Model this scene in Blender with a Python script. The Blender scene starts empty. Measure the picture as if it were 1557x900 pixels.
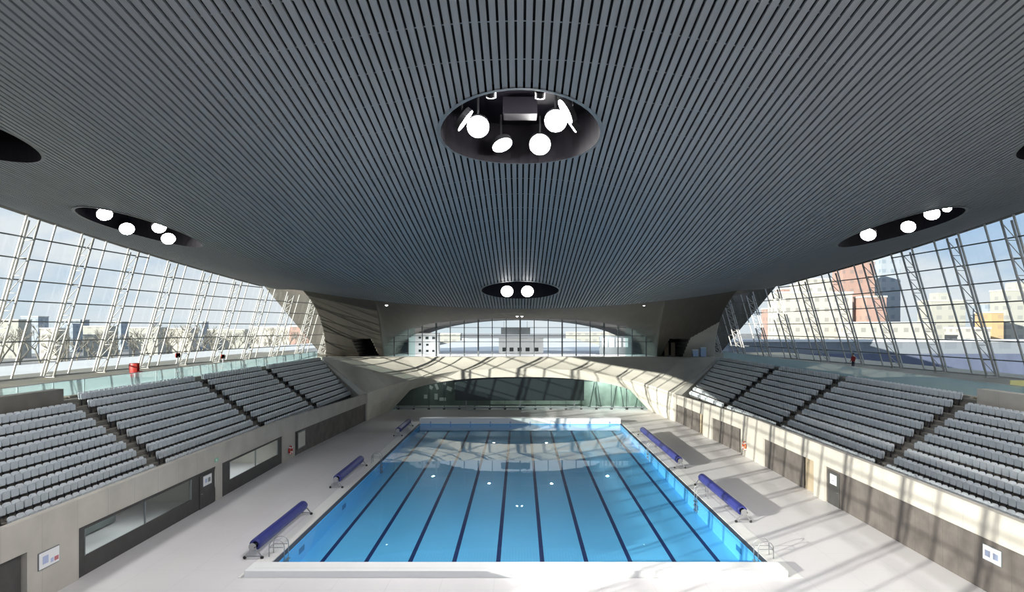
import bpy, bmesh, math, random
from mathutils import Vector, Matrix
R = random.Random(7)
S = bpy.context.scene
COL = S.collection
PI = math.pi
# ------------------------------------------------------------------ camera
H, F, CX, CY = 12.1, 1029.0, 791.0, 498.0      # eye height, focal length in pixels, vanishing point
cam = bpy.data.cameras.new('camera'); camo = bpy.data.objects.new('camera', cam); COL.objects.link(camo)
camo.location = (0, 0, H); camo.rotation_euler = (PI/2, 0, 0)
cam.sensor_width = 36; cam.lens = 36*F/1557; cam.clip_end = 3000; cam.clip_start = .1
cam.shift_x = -(CX-778.5)/1557; cam.shift_y = (CY-450)/1557
S.camera = camo
def at(px, py, Y): return Vector(((px-CX)*Y/F, Y, H-(py-CY)*Y/F))

# ------------------------------------------------------------------ materials
def newmat(name):
    m = bpy.data.materials.new(name); m.use_nodes = True
    nt = m.node_tree; b = nt.nodes.get('Principled BSDF')
    return m, nt, b
def plain(name, col, rough=.5, metal=0, var=.0, scale=3.0, bump=0, spec=.5, stretch=None):
    m, nt, b = newmat(name)
    b.inputs['Roughness'].default_value = rough; b.inputs['Metallic'].default_value = metal
    b.inputs['Specular IOR Level'].default_value = spec
    c = (*col, 1)
    if var == 0 and bump == 0:
        b.inputs['Base Color'].default_value = c; return m
    tc = nt.nodes.new('ShaderNodeTexCoord'); mp = nt.nodes.new('ShaderNodeMapping')
    if stretch: mp.inputs['Scale'].default_value = stretch
    nz = nt.nodes.new('ShaderNodeTexNoise'); nz.inputs['Scale'].default_value = scale; nz.inputs['Detail'].default_value = 6
    nt.links.new(tc.outputs['Object'], mp.inputs['Vector']); nt.links.new(mp.outputs['Vector'], nz.inputs['Vector'])
    rp = nt.nodes.new('ShaderNodeValToRGB')
    rp.color_ramp.elements[0].position = .3; rp.color_ramp.elements[1].position = .7
    rp.color_ramp.elements[0].color = (*[x*(1-var) for x in col], 1)
    rp.color_ramp.elements[1].color = (*[min(1, x*(1+var)) for x in col], 1)
    nt.links.new(nz.outputs['Fac'], rp.inputs['Fac']); nt.links.new(rp.outputs['Color'], b.inputs['Base Color'])
    if bump:
        bp = nt.nodes.new('ShaderNodeBump'); bp.inputs['Strength'].default_value = bump
        nt.links.new(nz.outputs['Fac'], bp.inputs['Height']); nt.links.new(bp.outputs['Normal'], b.inputs['Normal'])
    return m
def lined(name, col, line, size, width, rough=.5, var=.06, scale=.5, axes='xy', spec=.5, offset=0.0):
    """A surface ruled by thin joints every size[i] metres along the two axes."""
    m, nt, b = newmat(name); L = nt.links.new
    b.inputs['Roughness'].default_value = rough; b.inputs['Specular IOR Level'].default_value = spec
    tc = nt.nodes.new('ShaderNodeTexCoord'); sp = nt.nodes.new('ShaderNodeSeparateXYZ'); L(tc.outputs['Object'], sp.inputs[0])
    masks = []
    for a, s in zip(axes, size):
        if not s: continue
        d = nt.nodes.new('ShaderNodeMath'); d.operation = 'DIVIDE'; d.inputs[1].default_value = s
        L(sp.outputs['xyz'.index(a)], d.inputs[0])
        ad = nt.nodes.new('ShaderNodeMath'); ad.operation = 'ADD'; ad.inputs[1].default_value = 1000.5+offset; L(d.outputs[0], ad.inputs[0])
        fr = nt.nodes.new('ShaderNodeMath'); fr.operation = 'FRACT'; L(ad.outputs[0], fr.inputs[0])
        lt = nt.nodes.new('ShaderNodeMath'); lt.operation = 'LESS_THAN'; lt.inputs[1].default_value = width/s; L(fr.outputs[0], lt.inputs[0])
        masks.append(lt)
    out = masks[0].outputs[0]
    if len(masks) > 1:
        mx = nt.nodes.new('ShaderNodeMath'); mx.operation = 'MAXIMUM'; L(masks[0].outputs[0], mx.inputs[0]); L(masks[1].outputs[0], mx.inputs[1]); out = mx.outputs[0]
    nz = nt.nodes.new('ShaderNodeTexNoise'); nz.inputs['Scale'].default_value = scale; nz.inputs['Detail'].default_value = 5; L(tc.outputs['Object'], nz.inputs['Vector'])
    rp = nt.nodes.new('ShaderNodeValToRGB'); rp.color_ramp.elements[0].position = .3; rp.color_ramp.elements[1].position = .7
    rp.color_ramp.elements[0].color = (*[x*(1-var) for x in col], 1); rp.color_ramp.elements[1].color = (*[x*(1+var) for x in col], 1)
    L(nz.outputs['Fac'], rp.inputs['Fac'])
    mix = nt.nodes.new('ShaderNodeMix'); mix.data_type = 'RGBA'
    L(out, mix.inputs[0]); L(rp.outputs['Color'], mix.inputs[6]); mix.inputs[7].default_value = (*line, 1)
    L(mix.outputs[2], b.inputs['Base Color'])
    return m
def sheet(name, tint, ior, strength=1.0, rough=0.0, ripple=0.0):
    """Thin clear sheet (a pane, a water surface): passes light straight through and mirrors by Fresnel."""
    m, nt, b = newmat(name); nt.nodes.remove(b); L = nt.links.new
    out = nt.nodes['Material Output']
    tr = nt.nodes.new('ShaderNodeBsdfTransparent'); tr.inputs[0].default_value = (*tint, 1)
    gl = nt.nodes.new('ShaderNodeBsdfGlossy'); gl.inputs['Roughness'].default_value = rough
    ge = nt.nodes.new('ShaderNodeNewGeometry')
    mr = nt.nodes.new('ShaderNodeMapRange'); mr.inputs[3].default_value = ior; mr.inputs[4].default_value = 1/ior
    L(ge.outputs['Backfacing'], mr.inputs[0])
    fr = nt.nodes.new('ShaderNodeFresnel'); L(mr.outputs[0], fr.inputs['IOR'])
    mu = nt.nodes.new('ShaderNodeMath'); mu.operation = 'MULTIPLY'; mu.inputs[1].default_value = strength; mu.use_clamp = True; L(fr.outputs[0], mu.inputs[0])
    if ripple:
        tc = nt.nodes.new('ShaderNodeTexCoord'); nz = nt.nodes.new('ShaderNodeTexNoise'); nz.inputs['Scale'].default_value = .9; nz.inputs['Detail'].default_value = 2
        L(tc.outputs['Object'], nz.inputs['Vector']); bp = nt.nodes.new('ShaderNodeBump'); bp.inputs['Strength'].default_value = ripple; bp.inputs['Distance'].default_value = .05
        L(nz.outputs['Fac'], bp.inputs['Height']); L(bp.outputs['Normal'], gl.inputs['Normal'])
    mx = nt.nodes.new('ShaderNodeMixShader'); L(mu.outputs[0], mx.inputs[0]); L(tr.outputs[0], mx.inputs[1]); L(gl.outputs[0], mx.inputs[2])
    L(mx.outputs[0], out.inputs['Surface'])
    return m
def glow(name, col, strength):
    m, nt, b = newmat(name)
    b.inputs['Base Color'].default_value = (*col, 1)
    b.inputs['Emission Color'].default_value = (*col, 1); b.inputs['Emission Strength'].default_value = strength
    return m
LAMP = 295
def painted_sheen(name, tint, ior, strength, col, amount):  # clear sheet plus pale diffuse colour standing in for reflected sky
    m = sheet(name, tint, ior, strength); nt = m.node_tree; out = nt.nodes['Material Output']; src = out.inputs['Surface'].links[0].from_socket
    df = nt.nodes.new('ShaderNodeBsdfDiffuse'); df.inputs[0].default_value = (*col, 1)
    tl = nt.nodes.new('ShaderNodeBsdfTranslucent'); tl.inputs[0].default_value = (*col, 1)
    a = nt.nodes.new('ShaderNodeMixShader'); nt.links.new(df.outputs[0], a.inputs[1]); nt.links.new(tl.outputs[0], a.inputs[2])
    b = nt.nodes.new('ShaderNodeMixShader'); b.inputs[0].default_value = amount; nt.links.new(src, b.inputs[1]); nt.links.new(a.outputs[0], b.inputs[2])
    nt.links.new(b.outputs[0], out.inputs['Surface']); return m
M = dict(
    slat=plain('slat_timber', (.225, .245, .265), .55, var=.08, scale=1.2, stretch=(3, .15, 1)),
    plenum=plain('plenum_dark', (.012, .014, .018), .9),
    soffit=plain('soffit_cladding', (.088, .08, .068), .7, var=.12, scale=.7, stretch=(2.5, .3, .6)),
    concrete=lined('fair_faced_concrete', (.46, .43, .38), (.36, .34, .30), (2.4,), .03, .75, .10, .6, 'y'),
    concrete_arch=plain('smooth_concrete', (.60, .57, .50), .7, var=.07, scale=.5),
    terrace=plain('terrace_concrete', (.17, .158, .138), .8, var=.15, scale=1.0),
    deck=lined('deck_tiles', (.69, .665, .67), (.62, .60, .61), (2.5, 2.5), .03, .45, .03, .25, 'xy', spec=.35),
    coping=plain('white_coping', (.80, .79, .76), .4, var=.03, scale=2),
    bulkhead=plain('white_bulkhead', (.85, .85, .84), .4),
    gutter=plain('gutter_dark', (.05, .07, .10), .6),
    tile=lined('pool_tile', (.15, .57, .95), (.18, .60, .95), (2.5, 2.5), .02, .4, .04, .3, 'xy'),
    wall_light=plain('underwater_light', (.03, .20, .42), .4),
    lane=plain('lane_tile', (.008, .025, .13), .5),
    water=sheet('pool_water', (.93, .985, 1.0), 1.33, 1.0, ripple=.03),
    glass=sheet('clear_glass', (.90, .95, .95), 1.45, .8),
    green_glass=sheet('green_glass', (.62, .86, .84), 1.5, 1.0),
    dark_glass=sheet('grey_green_glass', (.42, .52, .48), 1.5, 1.0),
    pale_glass=painted_sheen('pale_cyan_glass', (.82, .94, .94), 1.5, 2.5, (.60, .84, .88), .45),
    steel=plain('white_steel', (.62, .61, .58), .5, var=.04, scale=2),
    rail=plain('stainless_steel', (.40, .40, .41), .35, .7),
    frame=plain('aluminium_frame', (.22, .24, .25), .5, .3),
    dark=plain('dark_panel', (.055, .052, .05), .6, var=.15, scale=1.5),
    wood=lined('dark_timber_boards', (.115, .10, .09), (.07, .06, .055), (1.2,), .02, .6, .3, .9, 'y'),
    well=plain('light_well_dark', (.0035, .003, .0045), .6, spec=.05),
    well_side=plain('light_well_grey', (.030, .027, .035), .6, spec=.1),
    lens=glow('lamp_lens', (1, .98, .96), LAMP),
    lens_side=glow('lamp_lens_side', (1, .98, .96), 32),
    lens_far=glow('lamp_lens_dimmer', (1, .98, .96), 14),
    lamp=plain('lamp_housing', (.012, .012, .014), .5, spec=.2),
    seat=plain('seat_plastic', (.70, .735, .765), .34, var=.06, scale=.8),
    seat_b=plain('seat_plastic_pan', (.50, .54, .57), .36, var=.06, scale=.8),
    bracket=plain('seat_bracket', (.05, .05, .055), .5),
    cover=lined('blue_cover', (.035, .042, .21), (.025, .03, .15), (0, .09), .02, .45, .15, 2, 'xz'),
    black=plain('black_rubber', (.02, .02, .02), .7),
    white=plain('white_panel', (.8, .8, .8), .5),
    ltgreen=plain('pale_green_panel', (.42, .50, .44), .6, var=.2, scale=.8),
    greywall=plain('lobby_wall', (.16, .19, .18), .7, var=.2, scale=.5),
    screen=plain('scoreboard_black', (.012, .02, .022), .35),
    red=plain('red_plastic', (.45, .03, .02), .5),
    orange=plain('orange_plastic', (.60, .14, .05), .5),
    blue=plain('sign_blue', (.42, .48, .68), .5),
    pict=plain('sign_grey_blue', (.20, .23, .33), .5),
    signred=plain('sign_red', (.50, .16, .18), .5),
    green=plain('sign_green', (.25, .55, .40), .5),
    yellow=plain('sign_yellow', (.70, .68, .30), .5),
    olive=plain('concourse_floor', (.34, .30, .21), .6, var=.1, scale=.4),
    tan=plain('tan_render', (.36, .29, .20), .8, var=.08, scale=1),
    ground=plain('outdoor_ground', (.34, .32, .29), .9, var=.2, scale=.05),
    plaza=plain('pale_plaza', (.9, .87, .80), .8, var=.04, scale=.2),
    skin=plain('skin', (.45, .28, .20), .5), hair=plain('dark_hair', (.03, .02, .02), .6),
    jacket=plain('red_jacket', (.40, .03, .03), .7), trouser=plain('navy_trousers', (.03, .035, .06), .8),
    bark=plain('bare_bark', (.26, .24, .20), .9),
    hoarding=plain('blue_hoarding', (.12, .14, .21), .7, var=.1, scale=.3),
    paleblue=plain('pale_blue_plastic', (.35, .47, .65), .5),
)
# ------------------------------------------------------------------ mesh helpers
class MB:
    def __init__(s): s.v = []; s.f = []; s.m = []; s.mats = []; s.smooth = False
    def slot(s, mat):
        if mat not in s.mats: s.mats.append(mat)
        return s.mats.index(mat)
    def face(s, pts, mat):
        b = len(s.v); s.v.extend([tuple(p) for p in pts]); s.f.append(tuple(range(b, b+len(pts)))); s.m.append(s.slot(mat))
    def box(s, x0, x1, y0, y1, z0, z1, mat, M4=None):
        p = [Vector((x, y, z)) for z in (z0, z1) for y in (y0, y1) for x in (x0, x1)]
        if M4: p = [M4 @ q for q in p]
        b = len(s.v); s.v.extend([tuple(q) for q in p]); i = s.slot(mat)
        for q in ((0, 2, 3, 1), (4, 5, 7, 6), (0, 1, 5, 4), (2, 6, 7, 3), (0, 4, 6, 2), (1, 3, 7, 5)):
            s.f.append(tuple(b+k for k in q)); s.m.append(i)
    def tube(s, path, r, mat, n=8, cap=True):
        path = [Vector(p) for p in path]; i = s.slot(mat); b = len(s.v)
        rr = r if isinstance(r, (list, tuple)) else [r]*len(path)
        for k, p in enumerate(path):
            t = (path[min(k+1, len(path)-1)]-path[max(k-1, 0)]).normalized()
            a = t.cross(Vector((0, 0, 1)) if abs(t.z) < .9 else Vector((0, 1, 0))).normalized(); c = t.cross(a)
            for j in range(n):
                w = 2*PI*j/n; s.v.append(tuple(p+rr[k]*(math.cos(w)*a+math.sin(w)*c)))
        for k in range(len(path)-1):
            for j in range(n):
                q = (b+k*n+j, b+k*n+(j+1) % n, b+(k+1)*n+(j+1) % n, b+(k+1)*n+j); s.f.append(q); s.m.append(i)
        if cap:
            s.f.append(tuple(b+j for j in reversed(range(n)))); s.m.append(i)
            e = b+(len(path)-1)*n; s.f.append(tuple(e+j for j in range(n))); s.m.append(i)
    def bar(s, a, c, w, h, mat):
        """rectangular bar from a to c"""
        a = Vector(a); c = Vector(c); t = (c-a).normalized()
        u = t.cross(Vector((0, 0, 1)) if abs(t.z) < .9 else Vector((0, 1, 0))).normalized(); q = t.cross(u)
        b = len(s.v); i = s.slot(mat)
        for p in (a, c):
            for (e, g) in ((-1, -1), (1, -1), (1, 1), (-1, 1)): s.v.append(tuple(p+u*e*w/2+q*g*h/2))
        for f in ((0, 1, 2, 3), (7, 6, 5, 4), (0, 4, 5, 1), (1, 5, 6, 2), (2, 6, 7, 3), (3, 7, 4, 0)):
            s.f.append(tuple(b+k for k in f)); s.m.append(i)
    def grid(s, rows, mat, flip=False, matf=None):
        b = len(s.v); n = len(rows[0])
        for r in rows: s.v.extend([tuple(p) for p in r])
        for a in range(len(rows)-1):
            for c in range(n-1):
                q = (b+a*n+c, b+a*n+c+1, b+(a+1)*n+c+1, b+(a+1)*n+c)
                s.f.append(tuple(reversed(q)) if flip else q); s.m.append(s.slot(matf(a, c) if matf else mat))
    def disc(s, c, nrm, r, mat, n=24, depth=0, mat2=None, ry=None):
        c = Vector(c); nrm = Vector(nrm).normalized()
        u = nrm.cross(Vector((0, 0, 1)) if abs(nrm.z) < .95 else Vector((1, 0, 0))).normalized(); w = nrm.cross(u)
        ring = [c+r*math.cos(2*PI*k/n)*u+(ry or r)*math.sin(2*PI*k/n)*w for k in range(n)]
        s.face(ring, mat)
        if depth:
            back = [p-nrm*depth for p in ring]
            for k in range(n): s.face([ring[k], back[k], back[(k+1) % n], ring[(k+1) % n]], mat2 or mat)
            s.face(list(reversed(back)), mat2 or mat)
    def obj(s, name, parent=None, smooth=False, weld=False, loc=None):
        me = bpy.data.meshes.new(name); me.from_pydata(s.v, [], s.f); 
        for m in s.mats: me.materials.append(M[m] if isinstance(m, str) else m)
        me.polygons.foreach_set('material_index', s.m)
        if weld:
            bm = bmesh.new(); bm.from_mesh(me); bmesh.ops.remove_doubles(bm, verts=bm.verts, dist=1e-4)
            bmesh.ops.recalc_face_normals(bm, faces=bm.faces); bm.to_mesh(me); bm.free()
        if smooth: me.polygons.foreach_set('use_smooth', [True]*len(me.polygons))
        me.update()
        o = bpy.data.objects.new(name, me); COL.objects.link(o)
        if parent: o.parent = parent
        if loc: o.location = loc
        return o
def tag(o, label=None, cat=None, group=None, kind=None):
    if label: o['label'] = label
    if cat: o['category'] = cat
    if group: o['group'] = group
    if kind: o['kind'] = kind
    return o
def thing(name, loc, label, cat, group=None, rz=0):
    o = bpy.data.objects.new(name, None); COL.objects.link(o); o.location = loc; o.rotation_euler = (0, 0, rz); o.empty_display_size = .2
    return tag(o, label, cat, group)
def struct(mb, name, label=None, **k):
    o = mb.obj(name, **k); tag(o, label or name.replace('_', ' '), 'building', kind='structure'); return o
def copy_tree(src):
    c = src.copy(); COL.objects.link(c)
    for ch in list(src.children):
        d = ch.copy(); COL.objects.link(d); d.parent = c
        for g in list(ch.children):
            e = g.copy(); COL.objects.link(e); e.parent = d
    return c
def kids_bevel(o, w=.01, seg=2):
    m = o.modifiers.new('bevel', 'BEVEL'); m.width = w; m.segments = seg; m.limit_method = 'ANGLE'; return o
ORD = ['first', 'second', 'third', 'fourth', 'fifth', 'sixth', 'seventh', 'eighth', 'ninth', 'tenth', 'eleventh', 'twelfth', 'thirteenth', 'fourteenth',
       'fifteenth', 'sixteenth', 'seventeenth', 'eighteenth', 'nineteenth', 'twentieth'] + ['twenty-' + w for w in
       ['first', 'second', 'third', 'fourth', 'fifth', 'sixth', 'seventh', 'eighth', 'ninth']] + ['thirtieth']
lerp = lambda a, b, t: a+(b-a)*t
def smooth(t): t = max(0, min(1, t)); return t*t*(3-2*t)

# ------------------------------------------------------------------ roof form
def Xe(Y): return 38.8-.00215*max(0, Y-53.2)**2
def Ze(Y):      # eaves height along the glass walls; unseen near part lowered to cut sun
    return 21.05-.0803*(Y-53.2) if Y > 46 else lerp(20.3, 21.63, smooth((Y-20)/26))
def Zc(Y): return 22.3-.168*(Y-35) if Y > 15 else 25.66-.09*(Y-15)
def Zr(X, Y):
    t = smooth((Y-48)/34); p = lerp(6, 2, t); D = lerp(2.0, 0, t); a = abs(X)
    return Zc(Y)+(Ze(Y)-Zc(Y))*(a/Xe(Y))**p-D*math.sin(PI*min(a, 34)/34)**2
def Yfar(X): return 82+11*smooth((abs(X)-26)/10.5)
OCULI = [(0, 35), (0, 72), (-28, 50), (28, 50), (-28.5, 33.2), (29.4, 33.2), (0, -2)]
OR = 4.1
PITCH, SW = .35, .245
mb = MB()
Y0 = -26
nsl = int(38.6/PITCH)
for i in range(-nsl, nsl+1):
    x = i*PITCH; xl, xr = x-SW/2, x+SW/2
    yend = Yfar(x)
    while yend > 53 and Xe(yend) < abs(x)+.2: yend -= .5
    spans = [((Y0, Y0), (yend, yend))]
    for (ox, oy) in OCULI:
        def half(xx):
            d = OR*OR-(xx-ox)**2
            return math.sqrt(d) if d > 0 else 0
        hl, hr = half(xl), half(xr)
        if hl == 0 and hr == 0: continue
        new = []
        for (a, b) in spans:
            lo = (oy-hl, oy-hr); hi = (oy+hl, oy+hr)
            if a[0] < lo[0] < b[0] or a[0] < hi[0] < b[0]:
                if lo[0] > a[0]: new.append((a, lo))
                if hi[0] < b[0]: new.append((hi, b))
            else: new.append((a, b))
        spans = new
    for (a, b) in spans:
        n = max(1, int((min(b)-max(a))/2.0))
        rows = []
        for k in range(n+1):
            t = k/n; yl, yr = lerp(a[0], b[0], t), lerp(a[1], b[1], t)
            zl, zr_ = Zr(xl, yl), Zr(xr, yr)
            rows.append([(xl, yl, zl+.10), (xl, yl, zl), (xr, yr, zr_), (xr, yr, zr_+.10)])
        mb.grid(rows, 'slat', flip=True)
# battens above the slats, then the dark lid (the roof deck)
yb = Y0
while yb < 82:
    xm = min(38.4, Xe(yb)-.2); n = 40; r0 = []; r1 = []
    for k in range(n+1):
        x = lerp(-xm, xm, k/n)
        r0.append((x, yb, Zr(x, yb)+.10)); r1.append((x, yb+.12, Zr(x, yb)+.10))
    for k in range(n):
        xm_ = (r0[k][0]+r0[k+1][0])/2
        if any((xm_-ox)**2+(yb-oy)**2 < (OR+1)**2 for ox, oy in OCULI): continue
        mb.face([r0[k], r0[k+1], r1[k+1], r1[k]], 'slat')
    yb += 2.6
def inwell(x, y): return any((x-ox)**2+(y-oy)**2 < (OR+.02)**2 for ox, oy in OCULI)
def pushed(x, y):
    for ox, oy in OCULI:
        d = math.hypot(x-ox, y-oy)
        if d < OR+.02: return ox+(x-ox)*(OR+.02)/d, oy+(y-oy)*(OR+.02)/d
    return x, y
ys = [Y0+k*.9 for k in range(int((93-Y0)/.9)+2)]; xs = [k*.9 for k in range(-42, 43)]
for a in range(len(ys)-1):
    for c in range(len(xs)-1):
        ym, xm = (ys[a]+ys[a+1])/2, (xs[c]+xs[c+1])/2
        if abs(xm) > Xe(ym)-.1 or ym > Yfar(xm)+.3: continue
        q = [(xs[c], ys[a]), (xs[c+1], ys[a]), (xs[c+1], ys[a+1]), (xs[c], ys[a+1])]
        if all(inwell(*w) for w in q): continue
        q = [pushed(*w) for w in q]
        mb.face([(x, y, Zr(max(-38.6, min(38.6, x)), y)+.34) for x, y in q], 'plenum')
low = []; top = []
for k in range(121):      # closing fascia along the far edge of the ceiling
    x = lerp(-37.5, 37.5, k/120); y = Yfar(x)
    while y > 53 and Xe(y) < abs(x)+.2: y -= .5
    low.append((x, y+.02, Zr(x, y)-.02)); top.append((x, y+.02, Zr(x, y)+.5))
mb.grid([low, top], 'slat')
struct(mb, 'ceiling', 'grey slatted timber ceiling bulging down over the pool')
# eaves trims along both glass walls
for sgn, nm in ((-1, 'trim_1'), (1, 'trim_2')):
    mb = MB(); rows = []
    for k in range(64):
        Y = lerp(Y0, 93, k/63); X = Xe(Y); z = Ze(Y)
        rows.append([(sgn*(X-.45), Y, z-.05), (sgn*(X+.35), Y, z-.08), (sgn*(X+.35), Y, z+.9), (sgn*(X-.45), Y, z+.9)])
    mb.grid(rows, 'soffit', flip=sgn > 0)
    struct(mb, nm, 'grey eaves edge of the roof above the glass wall')

# ------------------------------------------------------------------ light wells with floodlights
def oculus(c, lamps, label, box=None, LH_=.42, lens='lens'):
    ox, oy = c; t = thing('ceiling_light_well', (0, 0, 0), label, 'ceiling light', 'round floodlight wells in the ceiling')
    n = 48; m = MB()
    ring = [(ox+OR*math.cos(2*PI*k/n), oy+OR*math.sin(2*PI*k/n)) for k in range(n+1)]
    lowr = [(x, y, Zr(x, y)-.04) for x, y in ring]
    outr = [(ox+(x-ox)*1.05, oy+(y-oy)*1.05, Zr(x, y)-.02) for x, y in ring]
    zt = Zr(ox, oy)+2.2
    upr = [(x, y, Zr(x, y)+2.2) for x, y in ring]
    m.grid([outr, lowr], 'frame'); m.obj('rim', t)
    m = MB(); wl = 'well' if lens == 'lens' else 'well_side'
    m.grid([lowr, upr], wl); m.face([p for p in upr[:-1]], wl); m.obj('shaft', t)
    for (px, py, r, nrm) in lamps:
        # the lamp hangs .7 m above the ceiling plane on the sight line of the photograph's disc
        dx, dz = (px-CX)/F, -(py-CY)/F
        Y = oy
        for _ in range(30):
            x = dx*Y; x = max(-38, min(38, x)); Y = (Zr(x, Y)+LH_-H)/dz if dz > .001 else oy
            Y = max(oy-4, min(oy+4, Y))
        p = Vector((dx*Y, Y, H+dz*Y))
        if nrm is None: nrm = -(p-Vector((0, 0, H)))+Vector((0, 12, -32) if lens == 'lens_side' else (0, 6, -8))
        nv = Vector(nrm).normalized()
        m = MB(); m.disc(p-nv*.02, nv, r*1.06, 'lamp', 24, .28, 'lamp')
        m.tube([p-nv*.25, p-nv*.25+Vector((0, 0, max(.4, Zr(p.x, p.y)+2.1-p.z)))], .06, 'lamp', 6)
        hs = m.obj('floodlight', t)
        m = MB(); m.disc(p, nv, r, lens, 24); l = m.obj('lens', hs); l['label'] = 'glowing white lens'
    if box:
        m = MB(); m.box(*box, 'well'); kids_bevel(m.obj('ballast_box', t), .04)
    return t
tc = lambda x, y, z: (x, y, z)
oculus((0, 35), [(727, 193, .56, None), (845, 184, .56, None), (821, 220, .57, None), (764, 221, .56, (.35, -.35, -.9)),
                 (708, 184, .60, (.83, .12, -.62)), (859, 170, .62, (-.83, -.05, -.50)), (866, 188, .55, (-.86, .2, -.62)),
                 (747, 147, .24, (0, .9, -1)), (821, 148, .24, (0, .9, -1))],
       'biggest round light well with eight lamps, high above the near half of the pool', box=(-.9, .88, 35.1, 36.3, 23.2, 24.1))
oculus((0, 72), [(771, 443, .62, (0, -1, -.5)), (802, 443, .62, (0, -1, -.5))], 'farthest round light well on the centre line, showing two lamps', lens='lens_far')
oculus((-28, 50), [(159, 326, .5, None), (193, 348, .52, None), (242, 346, .46, None), (256, 363, .5, None)], 'tilted light well with four lamps beside the left glass wall', LH_=.12, lens='lens_side')
oculus((28, 50), [(1320, 357, .52, None), (1381, 345, .5, None), (1417, 325, .5, None), (1440, 317, .28, None)], 'tilted light well with lamps beside the right glass wall', LH_=.12, lens='lens_side')
oculus((-28.5, 33.2), [(-60, 130, .55, (0, 0, -1)), (-110, 150, .55, (0, 0, -1)), (-160, 140, .55, (0, 0, -1))], 'light well cut off by the left edge of the photograph')
oculus((29.4, 33.2), [(1640, 130, .55, (0, 0, -1)), (1690, 150, .55, (0, 0, -1)), (1740, 140, .55, (0, 0, -1))], 'light well just beyond the right edge of the photograph')
t = thing('ceiling_light_well', (0, 0, 0), 'unseen round light well added behind the viewer to brighten the hall', 'ceiling light', 'round floodlight wells in the ceiling')  # unseen well and floodlights added for more light in the hall
m = MB(); n = 48; ring = [(OR*math.cos(2*PI*k/n), -2+OR*math.sin(2*PI*k/n)) for k in range(n+1)]
lowr = [(x, y, Zr(x, y)-.04) for x, y in ring]; upr = [(x, y, Zr(x, y)+2.2) for x, y in ring]
m.grid([lowr, upr], 'well'); m.face(upr[:-1], 'well'); m.obj('shaft', t)
for k in range(6):
    p = Vector((2.4*math.cos(k*PI/3), -2+2.4*math.sin(k*PI/3), Zr(0, -2)+.6))
    m = MB(); m.disc(p+Vector((0, 0, .02)), (0, 0, -1), .6, 'lamp', 24, .28, 'lamp'); m.tube([p+Vector((0, 0, .2)), p+Vector((0, 0, 1.5))], .06, 'lamp', 6); hs = m.obj('floodlight', t)
    m = MB(); m.disc(p, (0, 0, -1), .56, 'lens', 24); m.obj('lens', hs)

# ------------------------------------------------------------------ deck, pool
PX, PY0, PY1 = 12.5, 34.0, 85.0
m = MB()
for (a, b, c, d) in ((-21.8, -PX-.32, -12, 106), (PX+.32, 21.8, -12, 106), (-PX-.32, PX+.32, -12, PY0-.001), (-PX-.32, PX+.32, PY1+.001, 106)):
    m.face([(a, c, 0), (b, c, 0), (b, d, 0), (a, d, 0)], 'deck')
struct(m, 'floor', 'pale tiled pool deck')
m = MB(); ZW = -.06
def PD(y): return lerp(-1.25, -.55, (y-PY0)/(PY1-PY0))
m.face([(-PX, PY0, PD(PY0)), (PX, PY0, PD(PY0)), (PX, PY1, PD(PY1)), (-PX, PY1, PD(PY1))], 'tile')
for s_ in (-1, 1): m.face([(s_*PX, PY0, PD(PY0)), (s_*PX, PY1, PD(PY1)), (s_*PX, PY1, -.02), (s_*PX, PY0, -.02)], 'tile')
m.face([(-PX, PY1, PD(PY1)), (PX, PY1, PD(PY1)), (PX, PY1, 0), (-PX, PY1, 0)], 'tile'); m.face([(PX, PY0, PD(PY0)), (-PX, PY0, PD(PY0)), (-PX, PY0, 0), (PX, PY0, 0)], 'tile')
for s_ in (-1, 1):   # overflow channel
    x0, x1 = sorted((s_*PX, s_*(PX+.32)))
    m.face([(x0, PY0, -.035), (x1, PY0, -.035), (x1, PY1, -.035), (x0, PY1, -.035)], 'gutter')
def stripe(x0, x1, y0, y1, h): m.face([(x0, y0, PD(y0)+h), (x1, y0, PD(y0)+h), (x1, y1, PD(y1)+h), (x0, y1, PD(y1)+h)], 'lane')
for k in range(10):
    x = (k-4.5)*2.5
    stripe(x-.125, x+.125, PY0+1.6, PY1-2.0, .004)
    for y in (PY0+1.6, PY1-2.0): stripe(x-.5, x+.5, y-.125, y+.125, .006)
    m.face([(x-.125, PY0+.004, PD(PY0)+.15), (x+.125, PY0+.004, PD(PY0)+.15), (x+.125, PY0+.004, -.15), (x-.125, PY0+.004, -.15)], 'lane')
for s_ in (-1, 1):
    for y in (38.2, 47.5):
        xx = s_*(PX-.006); m.face([(xx, y, -.75), (xx, y+1.0, -.75), (xx, y+1.0, -.42), (xx, y, -.42)], 'wall_light')
struct(m, 'pool_floor', 'blue tiled basin with ten dark lane lines')
m = MB(); m.face([(-PX-.05, PY0, ZW), (PX+.05, PY0, ZW), (PX+.05, PY1, ZW), (-PX-.05, PY1, ZW)], 'water')
struct(m, 'water', 'still clear blue pool water')
for s, nm in ((-1, 'trim_3'), (1, 'trim_4')):
    m = MB(); x0, x1 = sorted((s*(PX+.32), s*(PX+1.15))); m.box(x0, x1, PY0-1.3, PY1+1.3, -.05, .015, 'coping')
    struct(m, nm, 'pale coping along the pool side')
m = MB(); m.box(-13.35, 12.95, 32.72, 34.0, 0.0, .33, 'bulkhead'); m.box(-13.0, 12.7, 33.1, 33.16, .33, .338, 'coping')
kids_bevel(struct(m, 'trim_5', 'raised white wall at the near end of the pool'), .03)
m = MB(); m.box(-12.6, 12.6, 85.0, 86.3, 0.0, .70, 'bulkhead')
for k in range(10): m.box((k-4.5)*2.5-.09, (k-4.5)*2.5+.09, 84.985, 85.0, .02, .3, 'blue')
kids_bevel(struct(m, 'trim_6', 'raised white wall at the far end of the pool'), .03)

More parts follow.
